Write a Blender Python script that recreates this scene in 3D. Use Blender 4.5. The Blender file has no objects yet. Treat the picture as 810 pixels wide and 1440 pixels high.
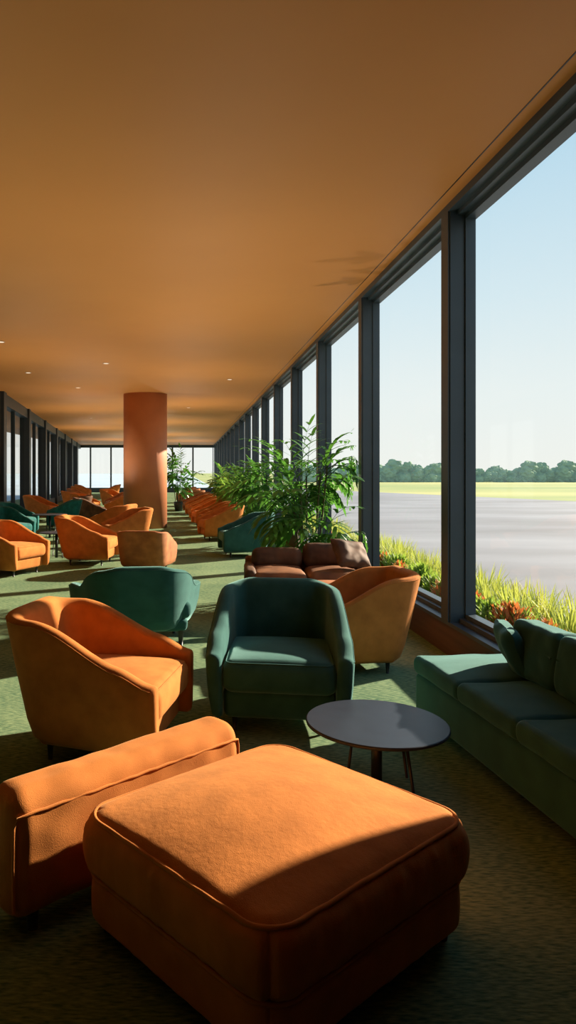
import bpy, math, random
from mathutils import Vector, Matrix, noise
random.seed(7)
S = bpy.context.scene
COL = S.collection

# ------------------------------------------------------------------ materials
def new_mat(name):
    m = bpy.data.materials.new(name); m.use_nodes = True
    nt = m.node_tree
    for n in list(nt.nodes): nt.nodes.remove(n)
    out = nt.nodes.new('ShaderNodeOutputMaterial')
    return m, nt, out

def surf(name, c1, c2=None, rough=0.6, scale=(3,3,3), nscale=4.0, detail=4, bump=0.0, bscale=80, bmap=(1,1,1),
         sheen=0.0, metallic=0.0, spec=0.5, bump2=0.0, b2scale=6, b2map=(1,1,1), sheen_tint=None, trans=None, lo=0.35, hi=0.65, b2dist=0.03, haze_glow=None):
    m, nt, out = new_mat(name)
    N = nt.nodes; L = nt.links
    p = N.new('ShaderNodeBsdfPrincipled')
    p.inputs['Roughness'].default_value = rough
    p.inputs['Metallic'].default_value = metallic
    p.inputs['Specular IOR Level'].default_value = spec
    if haze_glow:
        p.inputs['Emission Color'].default_value = (*haze_glow, 1); p.inputs['Emission Strength'].default_value = 1.0  # aerial haze painted on as a weak self-glow
    if sheen:
        p.inputs['Sheen Weight'].default_value = sheen
        p.inputs['Sheen Roughness'].default_value = 0.4
        if sheen_tint: p.inputs['Sheen Tint'].default_value = (*sheen_tint, 1)
    tc = N.new('ShaderNodeTexCoord')
    if c2 is None: c2 = tuple(x*0.85 for x in c1)
    mp = N.new('ShaderNodeMapping'); mp.inputs['Scale'].default_value = scale
    L.new(tc.outputs['Object'], mp.inputs['Vector'])
    nz = N.new('ShaderNodeTexNoise'); nz.inputs['Scale'].default_value = nscale; nz.inputs['Detail'].default_value = detail
    L.new(mp.outputs[0], nz.inputs['Vector'])
    cr = N.new('ShaderNodeValToRGB')
    cr.color_ramp.elements[0].position = lo; cr.color_ramp.elements[1].position = hi
    cr.color_ramp.elements[0].color = (*c2, 1); cr.color_ramp.elements[1].color = (*c1, 1)
    L.new(nz.outputs['Fac'], cr.inputs[0]); L.new(cr.outputs[0], p.inputs['Base Color'])
    last = None
    for (b, bs, bm, dist) in ((bump2, b2scale, b2map, b2dist), (bump, bscale, bmap, 0.002)):
        if b > 0:
            m2 = N.new('ShaderNodeMapping'); m2.inputs['Scale'].default_value = bm
            L.new(tc.outputs['Object'], m2.inputs['Vector'])
            n2 = N.new('ShaderNodeTexNoise'); n2.inputs['Scale'].default_value = bs; n2.inputs['Detail'].default_value = 1.5
            L.new(m2.outputs[0], n2.inputs['Vector'])
            bp = N.new('ShaderNodeBump'); bp.inputs['Strength'].default_value = b; bp.inputs['Distance'].default_value = dist
            L.new(n2.outputs['Fac'], bp.inputs['Height'])
            if last: L.new(last.outputs[0], bp.inputs['Normal'])
            last = bp
    if last: L.new(last.outputs[0], p.inputs['Normal'])
    if trans:
        t = N.new('ShaderNodeBsdfTranslucent'); t.inputs['Color'].default_value = (*trans, 1)
        mx = N.new('ShaderNodeMixShader'); mx.inputs[0].default_value = 0.4
        L.new(p.outputs[0], mx.inputs[1]); L.new(t.outputs[0], mx.inputs[2]); L.new(mx.outputs[0], out.inputs[0])
    else:
        L.new(p.outputs[0], out.inputs[0])
    return m

def glass_mat(name, tint, refl):
    m, nt, out = new_mat(name)
    t = nt.nodes.new('ShaderNodeBsdfTransparent'); t.inputs[0].default_value = (*tint, 1)
    g = nt.nodes.new('ShaderNodeBsdfGlossy'); g.inputs['Roughness'].default_value = 0.02
    mx = nt.nodes.new('ShaderNodeMixShader'); mx.inputs[0].default_value = refl
    nt.links.new(t.outputs[0], mx.inputs[1]); nt.links.new(g.outputs[0], mx.inputs[2]); nt.links.new(mx.outputs[0], out.inputs[0])
    return m

def emis(name, c, s):
    m, nt, out = new_mat(name)
    e = nt.nodes.new('ShaderNodeEmission'); e.inputs[0].default_value = (*c, 1); e.inputs[1].default_value = s
    nt.links.new(e.outputs[0], out.inputs[0]); return m

M = {}
OR1, OR2 = (0.60,0.204,0.046), (0.44,0.145,0.031)
M['orange'] = surf('orange_velvet', OR1, OR2, 0.85, (1,1,1), 9, 7, bump=0.5, bscale=350, bump2=0.15, b2scale=6, b2dist=0.01, sheen=0.22, sheen_tint=(1,0.62,0.3), spec=0.12, lo=0.3, hi=0.7)
M['orange_ott'] = surf('orange_velvet_creased', OR1, OR2, 0.85, (1,1,1), 9, 7, bump=0.5, bscale=350, bump2=0.22, b2scale=3, b2map=(16,16,2.5), b2dist=0.007, sheen=0.22, sheen_tint=(1,0.62,0.3), spec=0.12, lo=0.3, hi=0.7)
M['green'] = surf('green_velvet', (0.034,0.122,0.110), (0.022,0.086,0.079), 0.85, (1,1,1), 9, 7, bump=0.5, bscale=350, bump2=0.2, b2scale=6, b2dist=0.01, sheen=0.5, sheen_tint=(0.5,0.9,0.85), spec=0.12, lo=0.3, hi=0.7)
M['teal'] = surf('teal_velvet', (0.012,0.16,0.15), (0.008,0.10,0.095), 0.8, sheen=0.2, spec=0.2)
M['brown'] = surf('brown_leather', (0.16,0.078,0.040), (0.075,0.037,0.020), 0.7, (1,1,1), 6, 3, bump2=0.3, b2scale=8, b2dist=0.01, spec=0.3)
M['cognac'] = surf('cognac_leather', (0.28,0.120,0.050), (0.16,0.065,0.028), 0.68, (1,1,1), 6, 3, bump2=0.3, b2scale=8, b2dist=0.01, spec=0.3)
M['rust'] = surf('rust_fabric', (0.46,0.16,0.045), (0.30,0.10,0.028), 0.8, (1,1,1), 6, 3, bump2=0.3, b2scale=8, b2dist=0.01)
M['black'] = surf('black_metal', (0.012,0.012,0.014), None, 0.4)
M['table'] = surf('dark_laminate', (0.034,0.044,0.064), (0.030,0.038,0.055), 0.33, spec=0.25)
M['frame'] = surf('window_frame_metal', (0.042,0.066,0.088), (0.034,0.054,0.072), 0.4, (1,1,1), 3)
M['darkframe'] = surf('partition_frame_metal', (0.020,0.030,0.040), (0.016,0.024,0.032), 0.45, (1,1,1), 3)
M['ceiling'] = surf('ceiling_paint', (0.64,0.266,0.068), (0.61,0.25,0.062), 0.58, (1,1,1), 0.7, spec=0.35)
M['column'] = surf('column_clay', (0.58,0.22,0.09), (0.52,0.19,0.075), 0.6, (1,1,1), 2)
M['wall'] = surf('brown_wall', (0.10,0.06,0.035), (0.08,0.045,0.03), 0.7, (1,1,6), 2)
M['knee'] = surf('walnut_panel', (0.10,0.05,0.025), (0.06,0.03,0.015), 0.5, (1,0.3,6), 4)
M['pot'] = surf('dark_ceramic', (0.03,0.03,0.03), None, 0.5)
M['leaf'] = surf('palm_leaf', (0.085,0.235,0.045), (0.028,0.115,0.024), 0.4, (1,1,1), 9, trans=(0.12,0.34,0.045))
M['leaf2'] = surf('fern_leaf', (0.18,0.33,0.06), (0.08,0.20,0.035), 0.5, (1,1,1), 9, trans=(0.3,0.5,0.07))
M['stem'] = surf('plant_stem', (0.12,0.13,0.05), (0.08,0.07,0.03), 0.7)
M['blade'] = surf('grass_blade', (0.44,0.46,0.07), (0.17,0.30,0.05), 0.6, (1,1,1), 4, trans=(0.50,0.56,0.10))
M['flower'] = surf('orange_groundcover', (0.58,0.15,0.035), (0.38,0.16,0.05), 0.7, (1,1,1), 8, trans=(0.65,0.2,0.05))
M['bush'] = surf('green_groundcover', (0.24,0.36,0.05), (0.08,0.18,0.03), 0.7, (1,1,1), 8, trans=(0.35,0.52,0.07))
M['soil'] = surf('planting_bed', (0.12,0.15,0.05), (0.07,0.06,0.03), 0.9, (1,1,1), 6, bump2=0.5)
M['asphalt'] = surf('asphalt', (0.235,0.258,0.300), (0.125,0.138,0.165), 0.85, (0.25,0.6,1), 0.55, 11, bump=0.3, bscale=30, lo=0.3, hi=0.7)
M['concrete'] = surf('pale_concrete', (0.42,0.50,0.56), (0.36,0.44,0.50), 0.8, (0.1,0.3,1), 0.3, 5)
M['field'] = surf('grass_field', (0.36,0.36,0.12), (0.16,0.24,0.06), 0.95, (0.3,1.0,1), 0.05, 6, lo=0.4, hi=0.6)
M['canopy'] = surf('tree_canopy', (0.20,0.30,0.17), (0.08,0.16,0.10), 0.95, (1,1,1), 0.9, 6, haze_glow=(0.075,0.112,0.105))  # distance haze put into the canopy as emission
M['trunk'] = surf('tree_bark', (0.16,0.15,0.13), None, 0.9, haze_glow=(0.05,0.08,0.08))  # bark also glows slightly to imitate haze
M['lamp'] = emis('lamp_glow', (1,0.82,0.58), 1.1)
M['ring'] = surf('lamp_ring', (0.6,0.35,0.2), None, 0.4)
M['glass'] = glass_mat('clear_glass', (0.97,0.985,0.98), 0.045)
M['glassdark'] = glass_mat('partition_glass', (0.80,0.80,0.78), 0.14)

def carpet():
    m, nt, out = new_mat('green_carpet'); N = nt.nodes; L = nt.links
    p = N.new('ShaderNodeBsdfPrincipled'); p.inputs['Roughness'].default_value = 0.95; p.inputs['Specular IOR Level'].default_value = 0.08
    tc = N.new('ShaderNodeTexCoord')
    mp = N.new('ShaderNodeMapping'); mp.inputs['Scale'].default_value = (24, 100, 1); mp.inputs['Rotation'].default_value = (0,0,0.9)
    L.new(tc.outputs['Object'], mp.inputs[0])
    n1 = N.new('ShaderNodeTexNoise'); n1.inputs['Scale'].default_value = 1.0; n1.inputs['Detail'].default_value = 4
    L.new(mp.outputs[0], n1.inputs['Vector'])
    n2 = N.new('ShaderNodeTexNoise'); n2.inputs['Scale'].default_value = 1.3; n2.inputs['Detail'].default_value = 4
    L.new(tc.outputs['Object'], n2.inputs['Vector'])
    ad = N.new('ShaderNodeMath'); ad.operation = 'MULTIPLY_ADD'; ad.inputs[1].default_value = 0.70
    L.new(n1.outputs['Fac'], ad.inputs[0])
    ml = N.new('ShaderNodeMath'); ml.operation = 'MULTIPLY'; ml.inputs[1].default_value = 0.30
    L.new(n2.outputs['Fac'], ml.inputs[0]); L.new(ml.outputs[0], ad.inputs[2])
    cr = N.new('ShaderNodeValToRGB'); cr.color_ramp.elements[0].position = 0.38; cr.color_ramp.elements[1].position = 0.62
    cr.color_ramp.elements[0].color = (0.060,0.130,0.078,1); cr.color_ramp.elements[1].color = (0.240,0.325,0.170,1)
    L.new(ad.outputs[0], cr.inputs[0]); L.new(cr.outputs[0], p.inputs['Base Color'])
    bp = N.new('ShaderNodeBump'); bp.inputs['Strength'].default_value = 0.6; bp.inputs['Distance'].default_value = 0.006
    L.new(n1.outputs['Fac'], bp.inputs['Height']); L.new(bp.outputs[0], p.inputs['Normal'])
    L.new(p.outputs[0], out.inputs[0]); return m
M['carpet'] = carpet()

# ------------------------------------------------------------------ mesh builder
class MB:
    def __init__(s): s.v = []; s.f = []; s.mi = []; s.sm = []
    def add(s, vs, fs, mi=0, smooth=True):
        o = len(s.v); s.v += [tuple(v) for v in vs]
        for f in fs:
            s.f.append(tuple(i+o for i in f)); s.mi.append(mi); s.sm.append(smooth)
    def box(s, x0,x1,y0,y1,z0,z1, mi=0):
        vs = [(x,y,z) for z in (z0,z1) for y in (y0,y1) for x in (x0,x1)]
        s.add(vs, [(0,2,3,1),(4,5,7,6),(0,1,5,4),(2,6,7,3),(0,4,6,2),(1,3,7,5)], mi, False)
    def rbox(s, size, r, c=(0,0,0), crown=0.0, sag=0.0, rot=0.0, jitter=0.0, n=7, k=4, mi=0, taper=0.0, puff=0.0, jscale=6, vr=None):
        hx, hy, hz = [a/2 for a in size]; r = min(r, hx, hy, hz)
        def coords(h):
            inner = h-r; out = []
            for i in range(k): out.append(-h + r*i/k)
            for i in range(n+1): out.append(-inner + 2*inner*i/n)
            for i in range(k): out.append(h - r*(k-1-i)/k)
            return out
        X, Y, Z = coords(hx), coords(hy), coords(hz)
        idx = {}; vs = []; fs = []
        cr_, sr_ = math.cos(rot), math.sin(rot)
        def vert(i, j, l):
            key = (i, j, l)
            if key in idx: return idx[key]
            q = Vector((X[i], Y[j], Z[l]))
            inn = Vector((max(-hx+r, min(hx-r, q.x)), max(-hy+r, min(hy-r, q.y)), max(-hz+r, min(hz-r, q.z))))
            d = q-inn
            if d.length > 1e-9: d.normalize()
            p = inn + d*r
            if vr:
                cx, cy = abs(p.x)-(hx-vr), abs(p.y)-(hy-vr)
                if cx > 0 and cy > 0:
                    m_ = max(cx, cy); l_ = math.hypot(cx, cy); f_ = m_/l_
                    p.x = math.copysign(hx-vr+cx*f_, p.x); p.y = math.copysign(hy-vr+cy*f_, p.y)
            u, v, w = p.x/hx, p.y/hy, p.z/hz
            if p.z > 0: p.z += crown*(1-u*u)*(1-v*v)*w
            else: p.z += sag*(1-u*u)*(1-v*v)*w
            if puff:
                p.x += puff*u*(1-w*w); p.y += puff*v*(1-w*w)
            if taper:
                t = 1 - taper*(0.5-0.5*w); p.x *= t; p.y *= t
            if jitter:
                nv = noise.noise_vector(p*jscale+Vector((c[0],c[1],c[2]*3)))
                p += nv*jitter
            p = Vector((p.x*cr_-p.y*sr_, p.x*sr_+p.y*cr_, p.z)) + Vector(c)
            idx[key] = len(vs); vs.append(p); return idx[key]
        a, b, e = len(X)-1, len(Y)-1, len(Z)-1
        for i in range(a):
            for j in range(b):
                fs.append((vert(i,j,0),vert(i,j+1,0),vert(i+1,j+1,0),vert(i+1,j,0)))
                fs.append((vert(i,j,e),vert(i+1,j,e),vert(i+1,j+1,e),vert(i,j+1,e)))
        for i in range(a):
            for l in range(e):
                fs.append((vert(i,0,l),vert(i+1,0,l),vert(i+1,0,l+1),vert(i,0,l+1)))
                fs.append((vert(i,b,l),vert(i,b,l+1),vert(i+1,b,l+1),vert(i+1,b,l)))
        for j in range(b):
            for l in range(e):
                fs.append((vert(0,j,l),vert(0,j,l+1),vert(0,j+1,l+1),vert(0,j+1,l)))
                fs.append((vert(a,j,l),vert(a,j+1,l),vert(a,j+1,l+1),vert(a,j,l+1)))
        s.add(vs, fs, mi, True)
    def tube(s, pts, rad, closed=False, seg=8, mi=0):
        pts = [Vector(p) for p in pts]; n = len(pts); vs = []; fs = []
        rads = rad if isinstance(rad, (list, tuple)) else [rad]*n
        for i, p in enumerate(pts):
            if closed: t = pts[(i+1)%n]-pts[i-1]
            else: t = pts[min(i+1,n-1)]-pts[max(i-1,0)]
            t.normalize()
            ref = Vector((0,0,1)) if abs(t.z) < 0.9 else Vector((1,0,0))
            a = t.cross(ref).normalized(); b = t.cross(a).normalized()
            for k in range(seg):
                an = 2*math.pi*k/seg
                vs.append(p + (a*math.cos(an)+b*math.sin(an))*rads[i])
        m = n if closed else n-1
        for i in range(m):
            for k in range(seg):
                j = (i+1)%n
                fs.append((i*seg+k, i*seg+(k+1)%seg, j*seg+(k+1)%seg, j*seg+k))
        if not closed:
            fs.append(tuple(range(seg))); fs.append(tuple((n-1)*seg+k for k in reversed(range(seg))))
        s.add(vs, fs, mi, True)
    def lathe(s, prof, seg=48, c=(0,0,0), mi=0, smooth=True):
        vs = []; fs = []
        for (r, z) in prof:
            for k in range(seg):
                a = 2*math.pi*k/seg; vs.append((c[0]+r*math.cos(a), c[1]+r*math.sin(a), c[2]+z))
        for i in range(len(prof)-1):
            for k in range(seg):
                fs.append((i*seg+k, i*seg+(k+1)%seg, (i+1)*seg+(k+1)%seg, (i+1)*seg+k))
        fs.append(tuple(reversed(range(seg)))); fs.append(tuple((len(prof)-1)*seg+k for k in range(seg)))
        s.add(vs, fs, mi, smooth)
    def mesh(s, name, mats):
        me = bpy.data.meshes.new(name); me.from_pydata(s.v, [], s.f)
        for m in mats: me.materials.append(m)
        me.polygons.foreach_set('material_index', s.mi); me.polygons.foreach_set('use_smooth', s.sm)
        me.update(); return me

def mkobj(name, data, parent=None, loc=(0,0,0), rot=(0,0,0), **props):
    o = bpy.data.objects.new(name, data); o.location = loc; o.rotation_euler = rot
    COL.objects.link(o)
    if parent: o.parent = parent
    for k, v in props.items(): o[k] = v
    return o

def struct(name, mb, mats, **kw):
    return mkobj(name, mb.mesh(name, mats), kind="structure", **kw)

# ------------------------------------------------------------------ armchair
def rrect(hx, hy, r, z, n=6):
    pts = []
    for (sx, sy) in ((1,1),(-1,1),(-1,-1),(1,-1)):
        for i in range(n+1):
            a = math.radians(90*i/n)
            pts.append((sx*(hx-r+r*math.cos(a)), sy*(hy-r+r*math.sin(a)), z))
    pts.sort(key=lambda q: math.atan2(q[1], q[0]))
    return pts

def sstep(a, b, x):
    t = max(0, min(1, (x-a)/(b-a))); return t*t*(3-2*t)

def chair_meshes(mat, tag, tap=0.14, R=0.16, flare=0.04, inset=0.05, cdrop=0.13, z0=0.10, armlow=0.0, uplo=-0.22, uphi=0.24):
    W, D, T = 0.84, 0.76, 0.105
    harm, hback = 0.56-armlow, 0.80
    path = []
    straight = D-R
    for i in range(17):
        t = i/16; path.append((Vector((W/2, -D/2+straight*t)), Vector((-1,0))))
    for i in range(1, 11):
        a = math.pi/2*i/10
        path.append((Vector((W/2-R+R*math.cos(a), D/2-R+R*math.sin(a))), Vector((-math.cos(a), -math.sin(a)))))
    for i in range(1, 9):
        path.append((Vector((W/2-R-(W/2-R)*i/8, D/2)), Vector((0,-1))))
    full = path + [(Vector((-p.x, p.y)), Vector((-n.x, n.y))) for p, n in reversed(path[:-1])]
    mb = MB(); vs = []; fs = []; ns = len(full)
    def section(p, n, shrink):
        yy = p.y; ax = abs(p.x)
        fr = sstep(-D/2-0.02, -D/2+0.20, yy)
        h = harm - 0.08*(1-fr)
        up = sstep(uplo, uphi, yy)
        h += (hback-harm)*((1-cdrop)*up)
        if yy > D/2-R-0.01: h += (hback-harm)*cdrop*sstep(W/2+0.03, W/2-R-0.04, ax)
        lean = 0.10*max(0, (yy+0.1)/(D/2))
        backness = max(0, -n.y)
        prof = []
        t = T*(0.92+0.12*backness)
        sx = 1-tap*sstep(-0.25, D/2, yy)
        def P(u, z):
            k = (z-z0)/(hback-z0)
            off = Vector((0, 1))*lean*k + (-n)*flare*k
            q = p + n*u + off
            prof.append(Vector((q.x*sx, q.y, z)))
        P(inset, z0); P(inset*0.4, z0+0.03); P(inset*0.1, z0+0.12); P(0.0, (z0+h)/2+0.03)
        for a in (0, 22, 45, 67, 90, 113, 135, 158, 180):
            an = math.radians(a); P(t/2-t/2*math.cos(an), h-t*0.40+t*0.40*math.sin(an))
        P(t, (z0+h)/2+0.05); P(t, z0+0.19); P(t-0.01, z0+0.02)
        c = sum(prof, Vector())/len(prof)
        if shrink < 1:
            return [Vector((c.x+(q.x-c.x)*shrink, q.y, c.z+(q.z-c.z)*(1-(1-shrink)*0.3))) for q in prof]
        return prof
    secs = []
    for i, (p, n) in enumerate(full):
        if i == 0:
            for d, sh in ((-0.034, 0.35), (-0.031, 0.65), (-0.022, 0.85), (-0.008, 0.96)):
                secs.append([q+Vector((0,d,0)) for q in section(p, n, sh)])
        secs.append(section(p, n, 1))
        if i == ns-1:
            for d, sh in ((-0.008, 0.96), (-0.022, 0.85), (-0.031, 0.65), (-0.034, 0.35)):
                secs.append([q+Vector((0,d,0)) for q in section(p, n, sh)])
    m = len(secs[0])
    for s_ in secs: vs += s_
    for i in range(len(secs)-1):
        for k in range(m):
            fs.append((i*m+k, i*m+(k+1)%m, (i+1)*m+(k+1)%m, (i+1)*m+k))
    fs.append(tuple(range(m))[::-1]); fs.append(tuple((len(secs)-1)*m+k for k in range(m)))
    mb.add(vs, fs, 0, True)
    seam = [s_[5] + (s_[5]-s_[9]).normalized()*0.001 for s_ in secs[3:-3]]
    mb.tube(seam, 0.003, False, 6)
    shell = mb.mesh('backrest_'+tag, [mat])
    sb = MB()
    sb.rbox((W-2*T+0.03, D-0.08, 0.19), 0.055, (0,-0.06,0.345), crown=0.035, puff=0.012, n=10)
    pts = rrect((W-2*T+0.03)/2-0.012, (D-0.08)/2-0.012, 0.045, 0.427); sb.tube([(x, y-0.06, z) for x, y, z in pts], 0.005, True, 6)
    seat = sb.mesh('seat_'+tag, [mat])
    bb = MB(); bb.rbox((W-0.11-inset*0.9, D-0.05-inset*0.9, 0.27-z0), 0.04, (0,-0.02,z0/2+0.125), taper=0.03)
    base = bb.mesh('base_'+tag, [mat])
    lb = MB(); lb.tube([(0,0,0),(0,0,z0/2),(0,0,z0+0.01)], [0.012,0.016,0.020], seg=10)
    leg = lb.mesh('leg_'+tag, [M['black']])
    return shell, seat, base, leg

CH = {k: chair_meshes(M[k], k) for k in ('orange','green','teal','brown','rust')}
CH['green_wide'] = chair_meshes(M['green'], 'green_wide', tap=0.34, R=0.22, flare=0.06, inset=0.10, cdrop=0.25, z0=0.15, uplo=0.0, uphi=0.30)
def armchair(kind, x, y, face, label, scale=1.0, group=None):
    e = mkobj('armchair', None, loc=(x, y, 0), rot=(0,0,math.radians(face+90)))
    e.scale = scale if isinstance(scale, tuple) else (scale,)*3
    e.empty_display_size = 0.2
    e['label'] = label; e['category'] = 'armchair'
    if group: e['group'] = group
    sh, se, ba, lg = CH[kind]
    mkobj('backrest', sh, e); mkobj('seat', se, e); mkobj('base', ba, e)
    for sx in (-1,1):
        for sy in (-1,1):
            mkobj('leg', lg, e, loc=(sx*0.27, sy*0.26-0.01, 0))
    return e

armchair('orange', -0.425, 3.92, -14, "burnt orange velvet tub armchair turned towards the coffee table", (0.95,0.93,0.96))
armchair('green', 0.575, 4.38, -98, "dark green velvet armchair behind the round coffee table", (0.95,0.98,0.98))
armchair('green_wide', -0.44, 6.35, 98, "dark green velvet armchair seen from its back", (1.34,0.95,0.91))
armchair('orange', 1.26, 5.55, 184, "burnt orange armchair beside the window pillar", (0.90,0.92,0.94))
armchair('orange', -1.60, 11.8, -8, "orange armchair on the sunlit green carpet")
armchair('rust', -0.62, 11.0, 80, "low rust orange armchair seen from behind", (0.98,0.85,0.80))
armchair('orange', -2.62, 10.6, -25, "orange armchair near the glazed partition")
armchair('green', 1.03, 12.9, 185, "green armchair standing beneath potted palms")
row = [(0.98,16.0,190),(0.98,17.9,185),(0.86,19.8,190),(0.78,21.8,186),(0.68,24,190),(0.58,26.4,188),(0.45,29,190),(0.33,32,186),(0.2,36,190)]
for (x,y,f) in row: armchair('orange' if y < 25 else 'rust', x-0.25, y, f, "orange armchair in the row along the window wall", 1.0, "orange armchairs along the windows")
for (k,x,y,f) in [('orange',-1.25,14.4,200),('brown',-2.75,20.6,10),('orange',-2.2,23.5,170),('orange',-3.6,25.5,-10),('rust',-2.6,27,200),
                  ('orange',-4.4,28,10),('orange',-3.2,31,-30),('rust',-4.9,32.5,0),('orange',-2.1,33,180),('orange',-5.6,38,0),('orange',-4.1,38,190),
                  ('rust',-2.9,41,180),('orange',-1.7,16.2,160),('orange',-4.6,22.6,-10),('orange',-6.2,43,0),('rust',-4.6,44,180),('brown',-3.5,22.2,200)]:
    armchair(k, x, y, f, "dark brown armchair in the lounge" if k=='brown' else "orange armchair in the far lounge seating", 1.0, "far lounge armchairs" if k!='brown' else None)
for (x,y,f) in [(-4.1,17.0,-20),(-3.35,19.2,190),(-3.75,14.9,-30)]:
    armchair('teal', x, y, f, "teal armchair beside a dark side table", 1.0, "teal armchairs")

# ------------------------------------------------------------------ ottoman
ott = mkobj('ottoman', None, loc=(0.285,2.31,0), rot=(0,0,math.radians(40)))
ott.scale = (1,1,0.96)
ott['label'] = "large square burnt orange velvet ottoman with piped cushion top"; ott['category'] = 'ottoman'
OW, OD = 0.95, 0.86
def wavy_side(me, amp, zt, zb):
    for v in me.vertices:
        p = v.co
        ax_, ay_ = abs(p.x)/(OW/2), abs(p.y)/(OD/2)
        w = min(1, max(ax_, ay_)**10)
        nv = noise.noise(Vector((p.x*30, p.y*30, p.z*5)))
        k = math.exp(-abs(p.z-zt)/0.04)+math.exp(-abs(p.z-zb)/0.04)+0.15
        rr = math.hypot(p.x, p.y)
        if rr > 0.01: v.co += Vector((p.x/rr, p.y/rr, 0))*nv*amp*w*k
b = MB(); b.rbox((OW, OD, 0.21), 0.05, (0,0,0.313), crown=0.070, puff=0.020, n=60, k=6, vr=0.11)
me = b.mesh('cushion', [M['orange_ott']]); wavy_side(me, 0.007, 0.38, 0.23); mkobj('cushion', me, ott)
b = MB()
def pipe_path(h, z):
    P = rrect(OW/2-h, OD/2-h, 0.10, z, 8); P2 = []
    for i in range(len(P)):
        a = Vector(P[i]); c = Vector(P[(i+1)%len(P)]); k = max(1, int((c-a).length/0.02))
        for j in range(k):
            q = a.lerp(c, j/k); q += noise.noise_vector(q*14)*0.002; P2.append(q)
    return P2
b.tube(pipe_path(0.011, 0.407), 0.0075, True, 8)
b.tube(pipe_path(0.006, 0.218), 0.0065, True, 8)
mkobj('piping', b.mesh('piping', [M['orange']]), ott)
b = MB(); b.rbox((OW-0.01, OD-0.01, 0.150), 0.02, (0,0,0.140), puff=0.004, n=50, k=4, vr=0.11)
me = b.mesh('base', [M['orange_ott']]); wavy_side(me, 0.004, 0.21, 0.06); mkobj('base', me, ott)
lb = MB(); lb.tube([(0,0,0),(0,0,0.09)], [0.018,0.024], seg=12); lm = lb.mesh('leg', [M['black']])
for sx in (-1,1):
    for sy in (-1,1): mkobj('leg', lm, ott, loc=(sx*0.40, sy*0.36, 0))

# ------------------------------------------------------------------ low bench
ax, ay, bx, by = -0.615, 2.315, 0.165, 3.025
ang = math.atan2(by-ay, bx-ax); Lb = math.hypot(bx-ax, by-ay)
bench = mkobj('bench', None, loc=((ax+bx)/2, (ay+by)/2, 0), rot=(0,0,ang))
bench['label'] = "narrow burnt orange velvet bench with rounded padded top"; bench['category'] = 'bench'
BT = 0.20
b = MB(); b.rbox((Lb, BT, 0.42), 0.075, (0,0,0.26), n=40, k=7, jitter=0.007, puff=0.006, jscale=9)
me = b.mesh('body', [M['orange']]); mkobj('body', me, bench)
b = MB(); zz = 0.405; yb_ = -BT/2
pp = [(-Lb/2+0.012,yb_+0.014,0.10),(-Lb/2+0.010,yb_+0.014,0.25),(-Lb/2+0.012,yb_+0.012,0.37),(-Lb/2+0.022,yb_+0.006,0.398)]
pp += [(-Lb/2+0.06+i*(Lb-0.12)/30,yb_-0.001+0.001*math.sin(i*1.3),zz+0.0015*math.sin(i*2.1)) for i in range(31)]
pp += [(Lb/2-0.022,yb_+0.006,0.398),(Lb/2-0.012,yb_+0.012,0.37),(Lb/2-0.010,yb_+0.014,0.25),(Lb/2-0.012,yb_+0.014,0.10)]
b.tube(pp, 0.0055, False, 6)
mkobj('piping', b.mesh('piping', [M['orange']]), bench)
for sx in (-1,1):
    for sy in (-1,1): mkobj('leg', lm, bench, loc=(sx*(Lb/2-0.10), sy*0.05, 0))

# ------------------------------------------------------------------ coffee table
def coffee(x, y, z, r, label):
    e = mkobj('coffee_table', None, loc=(x,y,0)); e['label'] = label; e['category'] = 'table'
    b = MB(); b.lathe([(r-0.010,z-0.018),(r-0.002,z-0.015),(r,z-0.009),(r-0.002,z-0.003),(r-0.006,z)], 72)
    me = b.mesh('tabletop', [M['table']])
    for p in me.polygons:
        if len(p.vertices) > 4: p.use_smooth = False
    mkobj('tabletop', me, e)
    b = MB(); b.lathe([(0.026,0.0),(0.026,z-0.018)], 20)
    mkobj('pedestal', b.mesh('pedestal', [M['black']]), e)
    for a in (122, -42, 25):
        an = math.radians(a); b = MB()
        b.tube([(r*0.42*math.cos(an), r*0.42*math.sin(an), z-0.018), (r*0.56*math.cos(an), r*0.56*math.sin(an), 0)], [0.009,0.007], seg=10)
        mkobj('leg', b.mesh('leg', [M['black']]), e)
coffee(0.915, 3.42, 0.305, 0.336, "low round dark coffee table with thin black legs")
coffee(-3.15, 16.4, 0.55, 0.40, "dark round side table beside teal armchairs")
coffee(-2.3, 12.6, 0.45, 0.3, "small dark side table by an orange armchair")

# ------------------------------------------------------------------ green sofa
rs = math.radians(5.0)
sofa = mkobj('sofa', None, loc=(1.38,4.30,0), rot=(0,0,rs))
sofa['label'] = "long low dark green velvet sofa against the window sill"; sofa['category'] = 'sofa'
SL, SD = 1.68, 0.60
b = MB(); b.rbox((SD, SL, 0.24), 0.03, (SD/2, -SL/2, 0.18), n=10)
mkobj('base', b.mesh('base', [M['green']]), sofa)
nc = 3; cl = SL/nc
for i in range(nc):
    b = MB(); b.rbox((SD-0.01, cl-0.004, 0.11), 0.035, (0,0,0), crown=0.020, puff=0.006, jitter=0.005, n=20, k=5, jscale=8)
    mkobj('seat_cushion', b.mesh('seat_cushion', [M['green']]), sofa, loc=(SD/2-0.012, -(i+0.5)*cl, 0.345))
b = MB(); b.rbox((0.09, SL-0.42, 0.34), 0.03, (SD-0.035, -SL/2-0.19, 0.45), n=10, jitter=0.004)
mkobj('backrest', b.mesh('backrest', [M['green']]), sofa)
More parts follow.
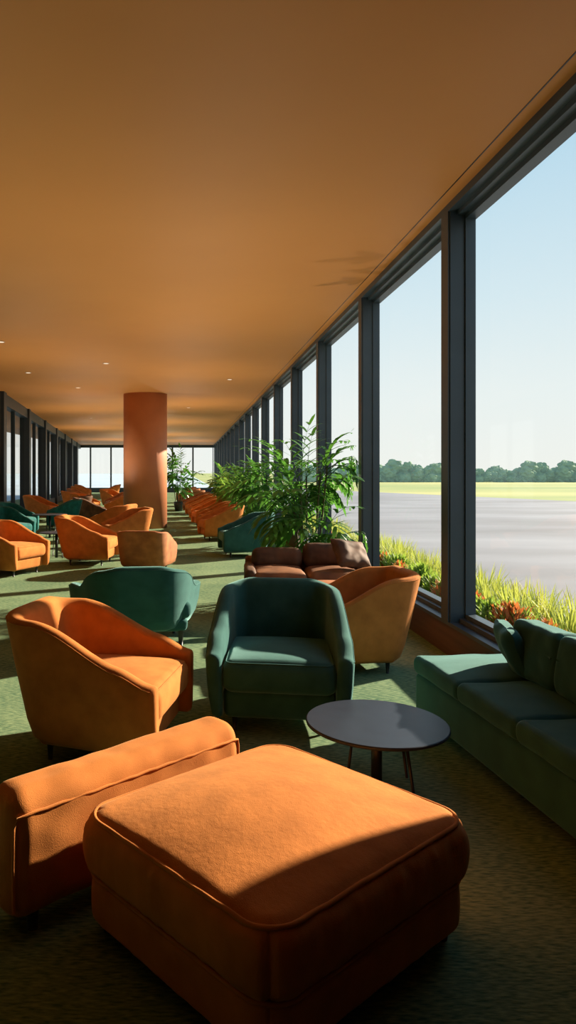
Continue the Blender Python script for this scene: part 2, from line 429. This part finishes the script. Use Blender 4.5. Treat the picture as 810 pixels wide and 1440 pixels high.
for i in range(3):
    bl = 0.41; yc = -0.62-i*0.415
    b = MB(); b.rbox((0.15, bl, 0.30), 0.04, (0,0,0), n=30, k=6, jitter=0.006, puff=0.010, jscale=13)
    b.tube([(-0.082, yy_, 0.02+0.003*math.sin(yy_*40)) for yy_ in [(-bl/2+0.02+(bl-0.04)*t/12) for t in range(13)]], 0.004, False, 6)
    mkobj('back_cushion', b.mesh('back_cushion', [M['green']]), sofa, loc=(SD-0.160, yc, 0.550), rot=(0,math.radians(8),0))
for (lx, ly) in ((0.07,-0.08),(SD-0.07,-0.08),(0.07,-SL+0.08),(SD-0.07,-SL+0.08)):
    mkobj('leg', lm, sofa, loc=(lx,ly,0))
def pillow(x, y, z, sx, sy, th, rot, mat, label, jit=0.014):
    b = MB(); n = 24; vs = []; fs = []
    for side in (1,-1):
        for i in range(n+1):
            for j in range(n+1):
                u = -1+2*i/n; v = -1+2*j/n
                h = th/2*((1-u**4)*(1-v**4))**0.5
                px = u*sx/2*(1-0.07*(1-abs(v))*abs(u)); pz = v*sy/2*(1-0.07*(1-abs(u))*abs(v))
                q = Vector((px, side*h, pz)); q += noise.noise_vector(q*13+Vector((x,y,0)))*jit
                vs.append(q)
    m = (n+1)*(n+1)
    for s_ in (0,1):
        for i in range(n):
            for j in range(n):
                f = (s_*m+i*(n+1)+j, s_*m+(i+1)*(n+1)+j, s_*m+(i+1)*(n+1)+j+1, s_*m+i*(n+1)+j+1)
                fs.append(f if s_ == 0 else f[::-1])
    b.add(vs, fs)
    o = mkobj('throw_pillow', b.mesh('throw_pillow', [mat]), loc=(x,y,z), rot=rot)
    o['label'] = label; o['category'] = 'pillow'; return o
pillow(1.80, 3.92, 0.535, 0.38, 0.27, 0.12, (math.radians(-22),0,math.radians(76)), M['green'], "crumpled dark green throw pillow on the green sofa", 0.010)

# ------------------------------------------------------------------ brown lounge sofa
s2 = mkobj('sofa', None, loc=(1.24,7.45,0), rot=(0,0,math.radians(-4)))
s2['label'] = "low brown and cognac leather lounge sofa by the window"; s2['category'] = 'sofa'
b = MB(); b.rbox((1.24,0.78,0.26), 0.05, (0,0,0.20)); mkobj('base', b.mesh('base', [M['brown']]), s2)
for sx in (-0.28, 0.28):
    b = MB(); b.rbox((0.54,0.68,0.16), 0.06, (0,0,0), crown=0.03, jitter=0.006, n=12, k=5); mkobj('seat_cushion', b.mesh('seat_cushion',[M['cognac']]), s2, loc=(sx,-0.07,0.42))
for i, (cx, hh) in enumerate(((-0.28,0.22),(0.27,0.27))):
    b = MB(); b.rbox((0.54,0.20,hh), 0.08, (0,0,0), jitter=0.010, n=16, k=6, jscale=8); mkobj('back_cushion', b.mesh('back_cushion',[M['brown']]), s2, loc=(cx,0.24,0.47+hh/2), rot=(math.radians(-14),0,0))
b = MB(); b.rbox((1.24,0.10,0.34), 0.04, (0,0.36,0.42), jitter=0.008, n=16, k=5); mkobj('backrest', b.mesh('backrest',[M['cognac']]), s2)
for sx in (-1,1):
    b = MB(); b.rbox((0.12,0.74,0.38), 0.05, (sx*0.57,-0.02,0.34), jitter=0.006, n=10); mkobj('armrest', b.mesh('armrest',[M['brown']]), s2)
for sx in (-1,1):
    for sy in (-1,1): mkobj('leg', lm, s2, loc=(sx*0.5, sy*0.3, 0.0))
pillow(1.68, 7.26, 0.67, 0.44, 0.32, 0.15, (math.radians(-36),0.15,math.radians(30)), M['brown'], "crumpled dark brown throw pillow on the lounge sofa", 0.014)
st = mkobj('footstool', None, loc=(1.30,6.50,0)); st['label'] = "small rust orange padded footstool behind an armchair"; st['category']='footstool'
b = MB(); b.rbox((0.42,0.40,0.14),0.045,(0,0,0.42),crown=0.02); mkobj('seat', b.mesh('seat',[M['rust']]), st)
b = MB(); b.rbox((0.38,0.36,0.26),0.03,(0,0,0.22)); mkobj('base', b.mesh('base',[M['brown']]), st)
for sx in (-1,1):
    for sy in (-1,1): mkobj('leg', lm, st, loc=(sx*0.14, sy*0.13, 0))

# ------------------------------------------------------------------ plants
def blade(mb, p0, d, L, w, droop, seg=3, mi=0):
    d = d.normalized(); side = d.cross(Vector((0,0,1)))
    if side.length < 0.05: side = Vector((1,0,0))
    side.normalize(); p = Vector(p0); vs = []; fs = []
    for i in range(seg+1):
        t = i/seg; ww = w*(math.sin(math.pi*min(1, 0.12+0.88*t))**0.7 if t < 1 else 0.02)
        vs.append(p-side*ww/2); vs.append(p+side*ww/2)
        d = (d+Vector((0,0,-droop/seg))).normalized(); p = p+d*L/seg
    for i in range(seg): fs.append((2*i,2*i+1,2*i+3,2*i+2))
    mb.add(vs, fs, mi, True)
def frond(mb, p0, az, el, L, droop, lw, ll, nl=12):
    d = Vector((math.cos(az)*math.cos(el), math.sin(az)*math.cos(el), math.sin(el))); p = Vector(p0); pts = [p.copy()]
    K = nl
    for i in range(K):
        t = (i+1)/K
        d = (d+Vector((0,0,-droop/K*(0.5+t)))).normalized(); p = p+d*L/K; pts.append(p.copy())
        if t > 0.18:
            side = d.cross(Vector((0,0,1)));
            if side.length < 0.05: side = Vector((1,0,0))
            side.normalize(); up = side.cross(d)
            for sg in (-1,1):
                ld = side*sg*0.75 + d*(0.65+0.5*t) + up*0.15
                l = ll*(math.sin(math.pi*(0.12+0.80*t))**0.6)*random.uniform(0.85,1.1)
                blade(mb, p, ld, l, lw, 0.85, 4)
    blade(mb, p, d, ll*0.7, lw, 0.4, 3)
    mb.tube(pts, [0.006*(1-0.7*i/K) for i in range(K+1)], seg=4)
def plant_base(x, y, label, name, potr):
    e = mkobj(name, None, loc=(x,y,0)); e['label'] = label; e['category'] = 'plant'
    b = MB(); b.lathe([(potr*0.7,0),(potr*0.95,0.25),(potr,0.36),(potr*0.92,0.37),(potr*0.88,0.32)], 28); mkobj('pot', b.mesh('pot',[M['pot']]), e)
    return e
def finish(e, x, fb, mat):
    for v in range(len(fb.v)):
        q = fb.v[v]
        if x+q[0] > 2.08: fb.v[v] = (2.08-x-random.uniform(0,.03), q[1], q[2])
    mkobj('foliage', fb.mesh('foliage',[M[mat]]), e)
def palm(x, y, H, R, label, mat='leaf', nf=30, base=0.35, name='potted_palm', lw=0.045, ll=0.30, potr=0.2, low=0.15, nl=9, els=(0.0,0.45,0.9,1.25), nt=8, hi=0.62, droop=1.2):
    e = plant_base(x, y, label, name, potr)
    b = MB(); fb = MB(); tops = []
    for i in range(nt):
        a = i*2.4+random.uniform(-.4,.4); r = random.uniform(0.3,1)*potr*0.6; h = base + (H-base)*(low+(hi-low)*((i*0.618)%1))
        tops.append(Vector((r*2.2*math.cos(a), r*2.2*math.sin(a), h)))
        b.tube([(r*math.cos(a), r*math.sin(a), 0.3), tops[-1]], [0.016,0.010], seg=6)
    mkobj('stem', b.mesh('stem',[M['stem']]), e)
    for i in range(nf):
        t = tops[i % nt]; az = i*2.4+random.uniform(-.3,.3); el = random.choice(els)+random.uniform(-.2,.15)
        room = max(0.25, H-t.z)
        L = min(R*random.uniform(0.75,1.0)/max(0.45,math.cos(el)), room*1.15+0.1) if el > 0.7 else R*random.uniform(0.7,0.95)
        frond(fb, t+Vector((0,0,random.uniform(-0.2,0))), az, el, L*0.82, droop, lw, ll, nl)
    finish(e, x, fb, mat)
UP = (0.3,0.65,0.95,1.2,1.35)
palm(1.50, 8.75, 2.14, 0.68, "tall lush potted palm by the window pillar", nf=78, lw=0.050, ll=0.32, nt=13, hi=0.74, low=0.12, nl=7, potr=0.23, droop=1.5, els=UP)
palm(1.50, 14.4, 1.95, 0.62, "dark green broad leaved potted palm by the windows", nf=56, lw=0.058, ll=0.32, nt=10, hi=0.72, nl=7, droop=1.5, els=UP)
palm(1.50, 17.0, 1.90, 0.55, "dark green potted palm along the window wall", nf=48, lw=0.06, ll=0.30, nt=9, hi=0.72, nl=7, droop=1.4, els=UP)
palm(1.45, 19.3, 1.7, 0.55, "light green potted fern along the window wall", 'leaf2', 56, name='potted_fern', lw=0.055)
palm(1.45, 24.0, 1.8, 0.6, "light green potted fern in the window row", 'leaf2', 50, name='potted_fern', lw=0.06)
palm(1.45, 21.6, 1.7, 0.55, "light green potted fern in the window row", 'leaf2', 50, name='potted_fern', lw=0.06)
palm(-0.30, 28, 2.50, 0.75, "slender dark potted palm beside the column walkway", nf=48, lw=0.08, ll=0.34, nt=8, hi=0.78, nl=7, droop=1.3, els=UP)
palm(1.45, 26.6, 1.9, 0.5, "dark green potted palm in the window row", 'leaf', 50, lw=0.07)

# outside planting
tm = []
for k in range(4):
    b = MB()
    for i in range(240):
        a = random.uniform(0,6.28); r = random.uniform(0,0.17); el = random.uniform(0.55,1.5)
        blade(b, (r*math.cos(a), r*math.sin(a), 0), Vector((math.cos(a)*math.cos(el), math.sin(a)*math.cos(el), math.sin(el))), random.uniform(0.26,0.50), 0.016, random.uniform(0.4,1.4), 4)
    tm.append(b.mesh('ornamental_grass', [M['blade']]))
fm = []
for k in range(4):
    b = MB()
    for i in range(640):
        a = random.uniform(0,6.28); el = random.uniform(0.0,1.5); rr = random.uniform(0.6,1)*0.2
        c = Vector((math.cos(a)*math.cos(el)*rr, math.sin(a)*math.cos(el)*rr, math.sin(el)*rr*1.8))
        blade(b, c, c.normalized()+Vector((random.uniform(-.6,.6),random.uniform(-.6,.6),random.uniform(-.2,.6))), random.uniform(0.05,0.11), 0.03, 0.4, 2, mi=(1 if (k % 2 and random.random() < 0.6) else 0))
    b.tube([(0,0,0),(0,0,0.2)], [0.02,0.01], seg=5)
    fm.append(b.mesh('groundcover_shrub', [M['bush'], M['flower']]))
y = 3.0; i = 0
while y < 24:
    for xo in (3.10, 3.42):
        o = mkobj('ornamental_grass', tm[i%4], loc=(xo+random.uniform(-.05,.08), y+random.uniform(-.1,.1), -0.02), rot=(0,0,random.uniform(0,6)))
        s_ = random.uniform(0.75,1.12); o.scale = (s_*0.95,s_*0.95,s_*random.uniform(0.9,1.12))
        o['label'] = "yellow green ornamental grass tuft outside the window"; o['category'] = 'grass'; o['group'] = "grass tufts in the planting bed"
        i += 1
    if 3 < y < 14:
        for dy in (0.0, 0.24):
            k = random.choice((1,3,2,3,0)) if y < 6.2 else random.choice((0,2,2,0,1))
            o = mkobj('groundcover_shrub', fm[k], loc=(2.70+random.uniform(0,.08), y+dy, -0.02), rot=(0,0,random.uniform(0,6)))
            s_ = random.uniform(0.8,1.1); o.scale = (s_,s_,s_*1.05)
            o['label'] = "low green shrub with orange flowers outside the window" if k % 2 else "low green leafy shrub outside the window"; o['category'] = 'shrub'; o['group'] = "low shrubs in the planting bed"
    y += 0.48
b = MB(); b.box(2.37,3.75,-3,60,-0.3,-0.02)
o = mkobj('planting_bed', b.mesh('planting_bed',[M['soil']])); o['kind']="stuff"; o['label']="narrow planted soil bed along the facade"; o['category']='ground'
b = MB(); b.add([(3.76,-40,-0.1),(48,-40,-0.1),(10.6,75,-0.1),(3.76,75,-0.1)], [(0,1,2,3)], 0, False)
o = mkobj('apron', b.mesh('apron',[M['asphalt']])); o['kind']="structure"; o['label']="grey asphalt airfield apron"; o['category']='ground'
b = MB(); b.add([(-900,-300,-0.14),(1200,-300,-0.14),(1200,2500,-0.14),(-900,2500,-0.14)], [(0,1,2,3)], 0, False)
o = mkobj('field', b.mesh('field',[M['field']])); o['kind']="structure"; o['label']="yellow green airfield grass"; o['category']='ground'
b = MB(); b.add([(-700,56,-0.12),(3,56,-0.12),(3,2000,-0.12),(-700,2000,-0.12)], [(0,1,2,3)], 0, False)
b.add([(-700,5,-0.121),(-9.6,5,-0.121),(-9.6,56,-0.121),(-700,56,-0.121)], [(0,1,2,3)], 0, False)
o = mkobj('forecourt', b.mesh('forecourt',[M['concrete']])); o['kind']="structure"; o['label']="pale hazy concrete forecourt beyond the far windows"; o['category']='ground'

# trees
import bmesh
tms = []
for k in range(5):
    bm = bmesh.new()
    for j in range(14):
        c = Vector((random.uniform(-2.2,2.2), random.uniform(-.8,.8), random.uniform(0.4,2.7)))
        if abs(c.x) > 1.1: c.z *= 0.7
        r = random.uniform(0.6,1.1)
        g = bmesh.ops.create_icosphere(bm, subdivisions=3, radius=r, matrix=Matrix.Translation(c))
        for v in g['verts']:
            v.co += (v.co-c).normalized()*(noise.noise(v.co*2.6)*0.45+noise.noise(v.co*7)*0.18)
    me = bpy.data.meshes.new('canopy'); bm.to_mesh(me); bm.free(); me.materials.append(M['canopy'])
    tms.append(me)
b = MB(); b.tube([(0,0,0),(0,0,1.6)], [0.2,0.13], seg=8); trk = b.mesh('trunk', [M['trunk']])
x = 20; ti = 0
while x < 125:
    hs = 0.92+0.85*noise.noise(Vector((x*0.10,3.1,0)))
    s_ = max(0.72, min(1.35, hs*random.uniform(0.85,1.2)))
    e = mkobj('tree', None, loc=(x, 132+(ti%3-1)*5.0, -0.14), rot=(0,0,random.uniform(-.3,.3)))
    e.scale=(s_*1.25,s_,s_); ti += 1
    e['label']="hazy green tree at the far edge of the airfield"; e['category']='tree'; e['group']="distant tree line"
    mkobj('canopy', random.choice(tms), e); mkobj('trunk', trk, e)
    x += 2.0*s_+0.2

# ------------------------------------------------------------------ building
YB = 55.0; CZ = 3.66; WE = 2.85
b = MB(); b.add([(-9.5,-3,0),(2.36,-3,0),(2.36,YB,0),(-9.5,YB,0),(-9.5,-3,-0.2),(2.36,-3,-0.2),(2.36,YB,-0.2),(-9.5,YB,-0.2)], [(0,1,2,3),(4,7,6,5),(0,4,5,1),(1,5,6,2),(2,6,7,3),(3,7,4,0)], 0, False)
struct('floor', b, [M['carpet']])
b = MB(); b.box(-9.5,2.36,-3.1,YB+0.2,CZ,CZ+0.3); struct('ceiling', b, [M['ceiling']])
b = MB(); b.box(1.995,2.003,-3,YB,CZ-0.003,CZ+0.001); struct('trim_90', b, [M['black']])
b = MB(); b.box(-5.1,-4.92,-3,18.8,0,CZ); struct('wall_left', b, [M['wall']])
b = MB(); b.box(-5.1,2.36,-3.1,-3,0,CZ); struct('wall_back', b, [M['wall']])
b = MB(); b.box(2.13,2.36,-3,WE,0,CZ); struct('wall_right', b, [M['wall']])
b = MB(); b.box(2.15,2.34,WE,YB,0,0.28); struct('wall_sill', b, [M['knee']])
b = MB(); b.box(2.11,2.36,WE,YB,0.27,0.30); b.box(2.19,2.36,WE,YB,0.30,0.335); struct('trim_1', b, [M['frame']])
b = MB(); b.box(2.10,2.36,WE,YB,3.60,CZ); b.box(2.17,2.36,WE,YB,3.565,3.60); struct('trim_2', b, [M['frame']])
d0, ds = 5.86, 2.82
np_ = 17
for n in range(-1, np_+1):
    yy = d0+ds*n
    b = MB(); b.box(2.10,2.275,yy-0.15,yy,0.30,3.60)
    b.box(2.115,2.29,yy-0.165,yy-0.15,0.30,3.60)
    struct('trim_%d' % (n+5), b, [M['frame']])
    if n < np_:
        y0, y1 = yy+0.0, yy+ds-0.15
        b = MB(); z0, z1 = 0.335, 3.565; t = 0.035
        b.box(2.23,2.31,y0,y0+t,z0,z1); b.box(2.23,2.31,y1-t,y1,z0,z1); b.box(2.231,2.309,y0+t,y1-t,z0,z0+t); b.box(2.231,2.309,y0+t,y1-t,z1-t,z1)
        b.add([(2.27,y0+t,z0+t),(2.27,y1-t,z0+t),(2.27,y1-t,z1-t),(2.27,y0+t,z1-t)], [(0,1,2,3)], 1, False)
        struct('window_%d' % (n+3), b, [M['frame'], M['glass']])
bx0, bx1 = -9.0, 2.1
b = MB(); b.box(bx0,2.36,YB,YB+0.15,0,0.35); b.box(bx0,2.36,YB,YB+0.15,3.45,CZ); struct('wall_front', b, [M['frame']])
nb = 7; w = (bx1-bx0)/nb
for i in range(nb):
    x0 = bx0+i*w; x1 = x0+w; b = MB(); t=0.06
    b.box(x0,x0+t,YB,YB+0.12,0.35,3.45); b.box(x1-t,x1,YB,YB+0.12,0.35,3.45)
    b.add([(x0+t,YB+0.06,0.35),(x1-t,YB+0.06,0.35),(x1-t,YB+0.06,3.45),(x0+t,YB+0.06,3.45)], [(0,1,2,3)], 1, False)
    struct('window_%d' % (30+i), b, [M['frame'], M['glass']])
A = Vector((-4.92,18.8,0)); B = Vector((-8.2,YB,0)); dr = (B-A); LL = dr.length; an = math.atan2(dr.y, dr.x)
npn = 7; w = LL/npn
for i in range(npn):
    x0 = i*w; x1 = x0+w; b = MB()
    b.box(x0,x0+0.45,-0.10,0.22,0,CZ); b.box(x0+0.45,x1,0.0,0.2,0,0.3); b.box(x0+0.45,x1,-0.04,0.2,3.35,CZ)
    b.box(x0+2.7,x0+2.80,0.02,0.14,0.3,3.35)
    b.add([(x0+0.45,0.08,0.3),(x1,0.08,0.3),(x1,0.08,3.35),(x0+0.45,0.08,3.35)], [(0,1,2,3)], 1, False)
    o = struct('window_%d' % (50+i), b, [M['darkframe'], M['glassdark']]); o.location = A; o.rotation_euler = (0,0,an)

b = MB(); b.lathe([(0.60,0.0),(0.60,CZ)], 96)
o = mkobj('column', b.mesh('column',[M['column']]), loc=(-1.13,19.6,0)); o['label']="thick round terracotta structural column"; o['category']='column'
for p in o.data.polygons:
    if len(p.vertices) > 4: p.use_smooth = False

for (x,y) in [(-3.05,11.7),(-1.58,14.0),(-3.4,15.3),(-2.74,18.0),(1.0,16.4),(0.07,23.5),(-3.75,28)]:
    e = mkobj('downlight', None, loc=(x,y,CZ)); e['label']="small round recessed ceiling downlight"; e['category']='ceiling light'; e['group']="recessed downlights"
    b = MB(); b.lathe([(0.065,-0.008),(0.072,-0.007),(0.072,0.0)], 24); mkobj('ring', b.mesh('ring',[M['ring']]), e)
    b = MB(); b.lathe([(0.05,-0.010),(0.05,-0.008)], 24); mkobj('lamp', b.mesh('lamp',[M['lamp']]), e)

# ------------------------------------------------------------------ light
th, el = math.radians(31), math.radians(23)
sd = bpy.data.lights.new('sun','SUN'); sd.energy = 14.5; sd.color = (1.0,0.84,0.64); sd.angle = math.radians(1.0)
so = mkobj('sun', sd)
dirv = -Vector((math.cos(el)*math.cos(th), math.cos(el)*math.sin(th), math.sin(el)))
so.rotation_euler = dirv.to_track_quat('-Z','Y').to_euler(); so.location=(20,20,20)
# added warm fill spots without fixtures, aimed up to brighten the ceiling
for (x,y,pw) in [(-1.6,1.2,16),(0.6,6.9,82),(-2.2,6.0,70),(0.2,9.8,112),(-3.0,12.8,115),(0.1,15.2,145),(-2.6,18.6,140),(0.0,22,190),(-3.4,24,180),(-1.5,30,250),(-4.5,34,220),(-1.5,40,250),(-4.5,46,250),(0,48,200)]:
    ld = bpy.data.lights.new('added_fill_spot','SPOT'); ld.energy = pw; ld.color=(1.0,0.88,0.70); ld.spot_size = math.radians(165); ld.spot_blend = 1.0; ld.shadow_soft_size = 0.0
    mkobj('added_fill_spot', ld, loc=(x,y,0.9), rot=(math.pi,0,0))

w = bpy.data.worlds.new('World'); S.world = w; w.use_nodes = True; nt = w.node_tree
for n in list(nt.nodes): nt.nodes.remove(n)
tc = nt.nodes.new('ShaderNodeTexCoord'); sx = nt.nodes.new('ShaderNodeSeparateXYZ'); cr = nt.nodes.new('ShaderNodeValToRGB')
bg = nt.nodes.new('ShaderNodeBackground'); out = nt.nodes.new('ShaderNodeOutputWorld')
nt.links.new(tc.outputs['Generated'], sx.inputs[0]); nt.links.new(sx.outputs['Z'], cr.inputs[0]); nt.links.new(cr.outputs[0], bg.inputs[0]); nt.links.new(bg.outputs[0], out.inputs[0])
e = cr.color_ramp.elements
e[0].position = 0.0; e[0].color = (0.86,0.87,0.82,1); e[1].position = 1.0; e[1].color = (0.20,0.38,0.66,1)
for pos, c in ((0.10,(0.80,0.86,0.85,1)),(0.22,(0.65,0.79,0.85,1)),(0.42,(0.44,0.66,0.81,1))):
    q = e.new(pos); q.color = c
bg.inputs[1].default_value = 1.1

# ------------------------------------------------------------------ camera
cd = bpy.data.cameras.new('camera'); cd.lens = 25; cd.sensor_width = 36; cd.sensor_fit = 'AUTO'
cd.shift_x = 143/1440; cd.shift_y = -55/1440; cd.clip_end = 5000
co = mkobj('camera', cd, loc=(0,0,1.5), rot=(math.radians(90),0,0)); S.camera = co
S.view_settings.view_transform = 'Standard'; S.view_settings.look = 'None'
S.view_settings.exposure = 0.0
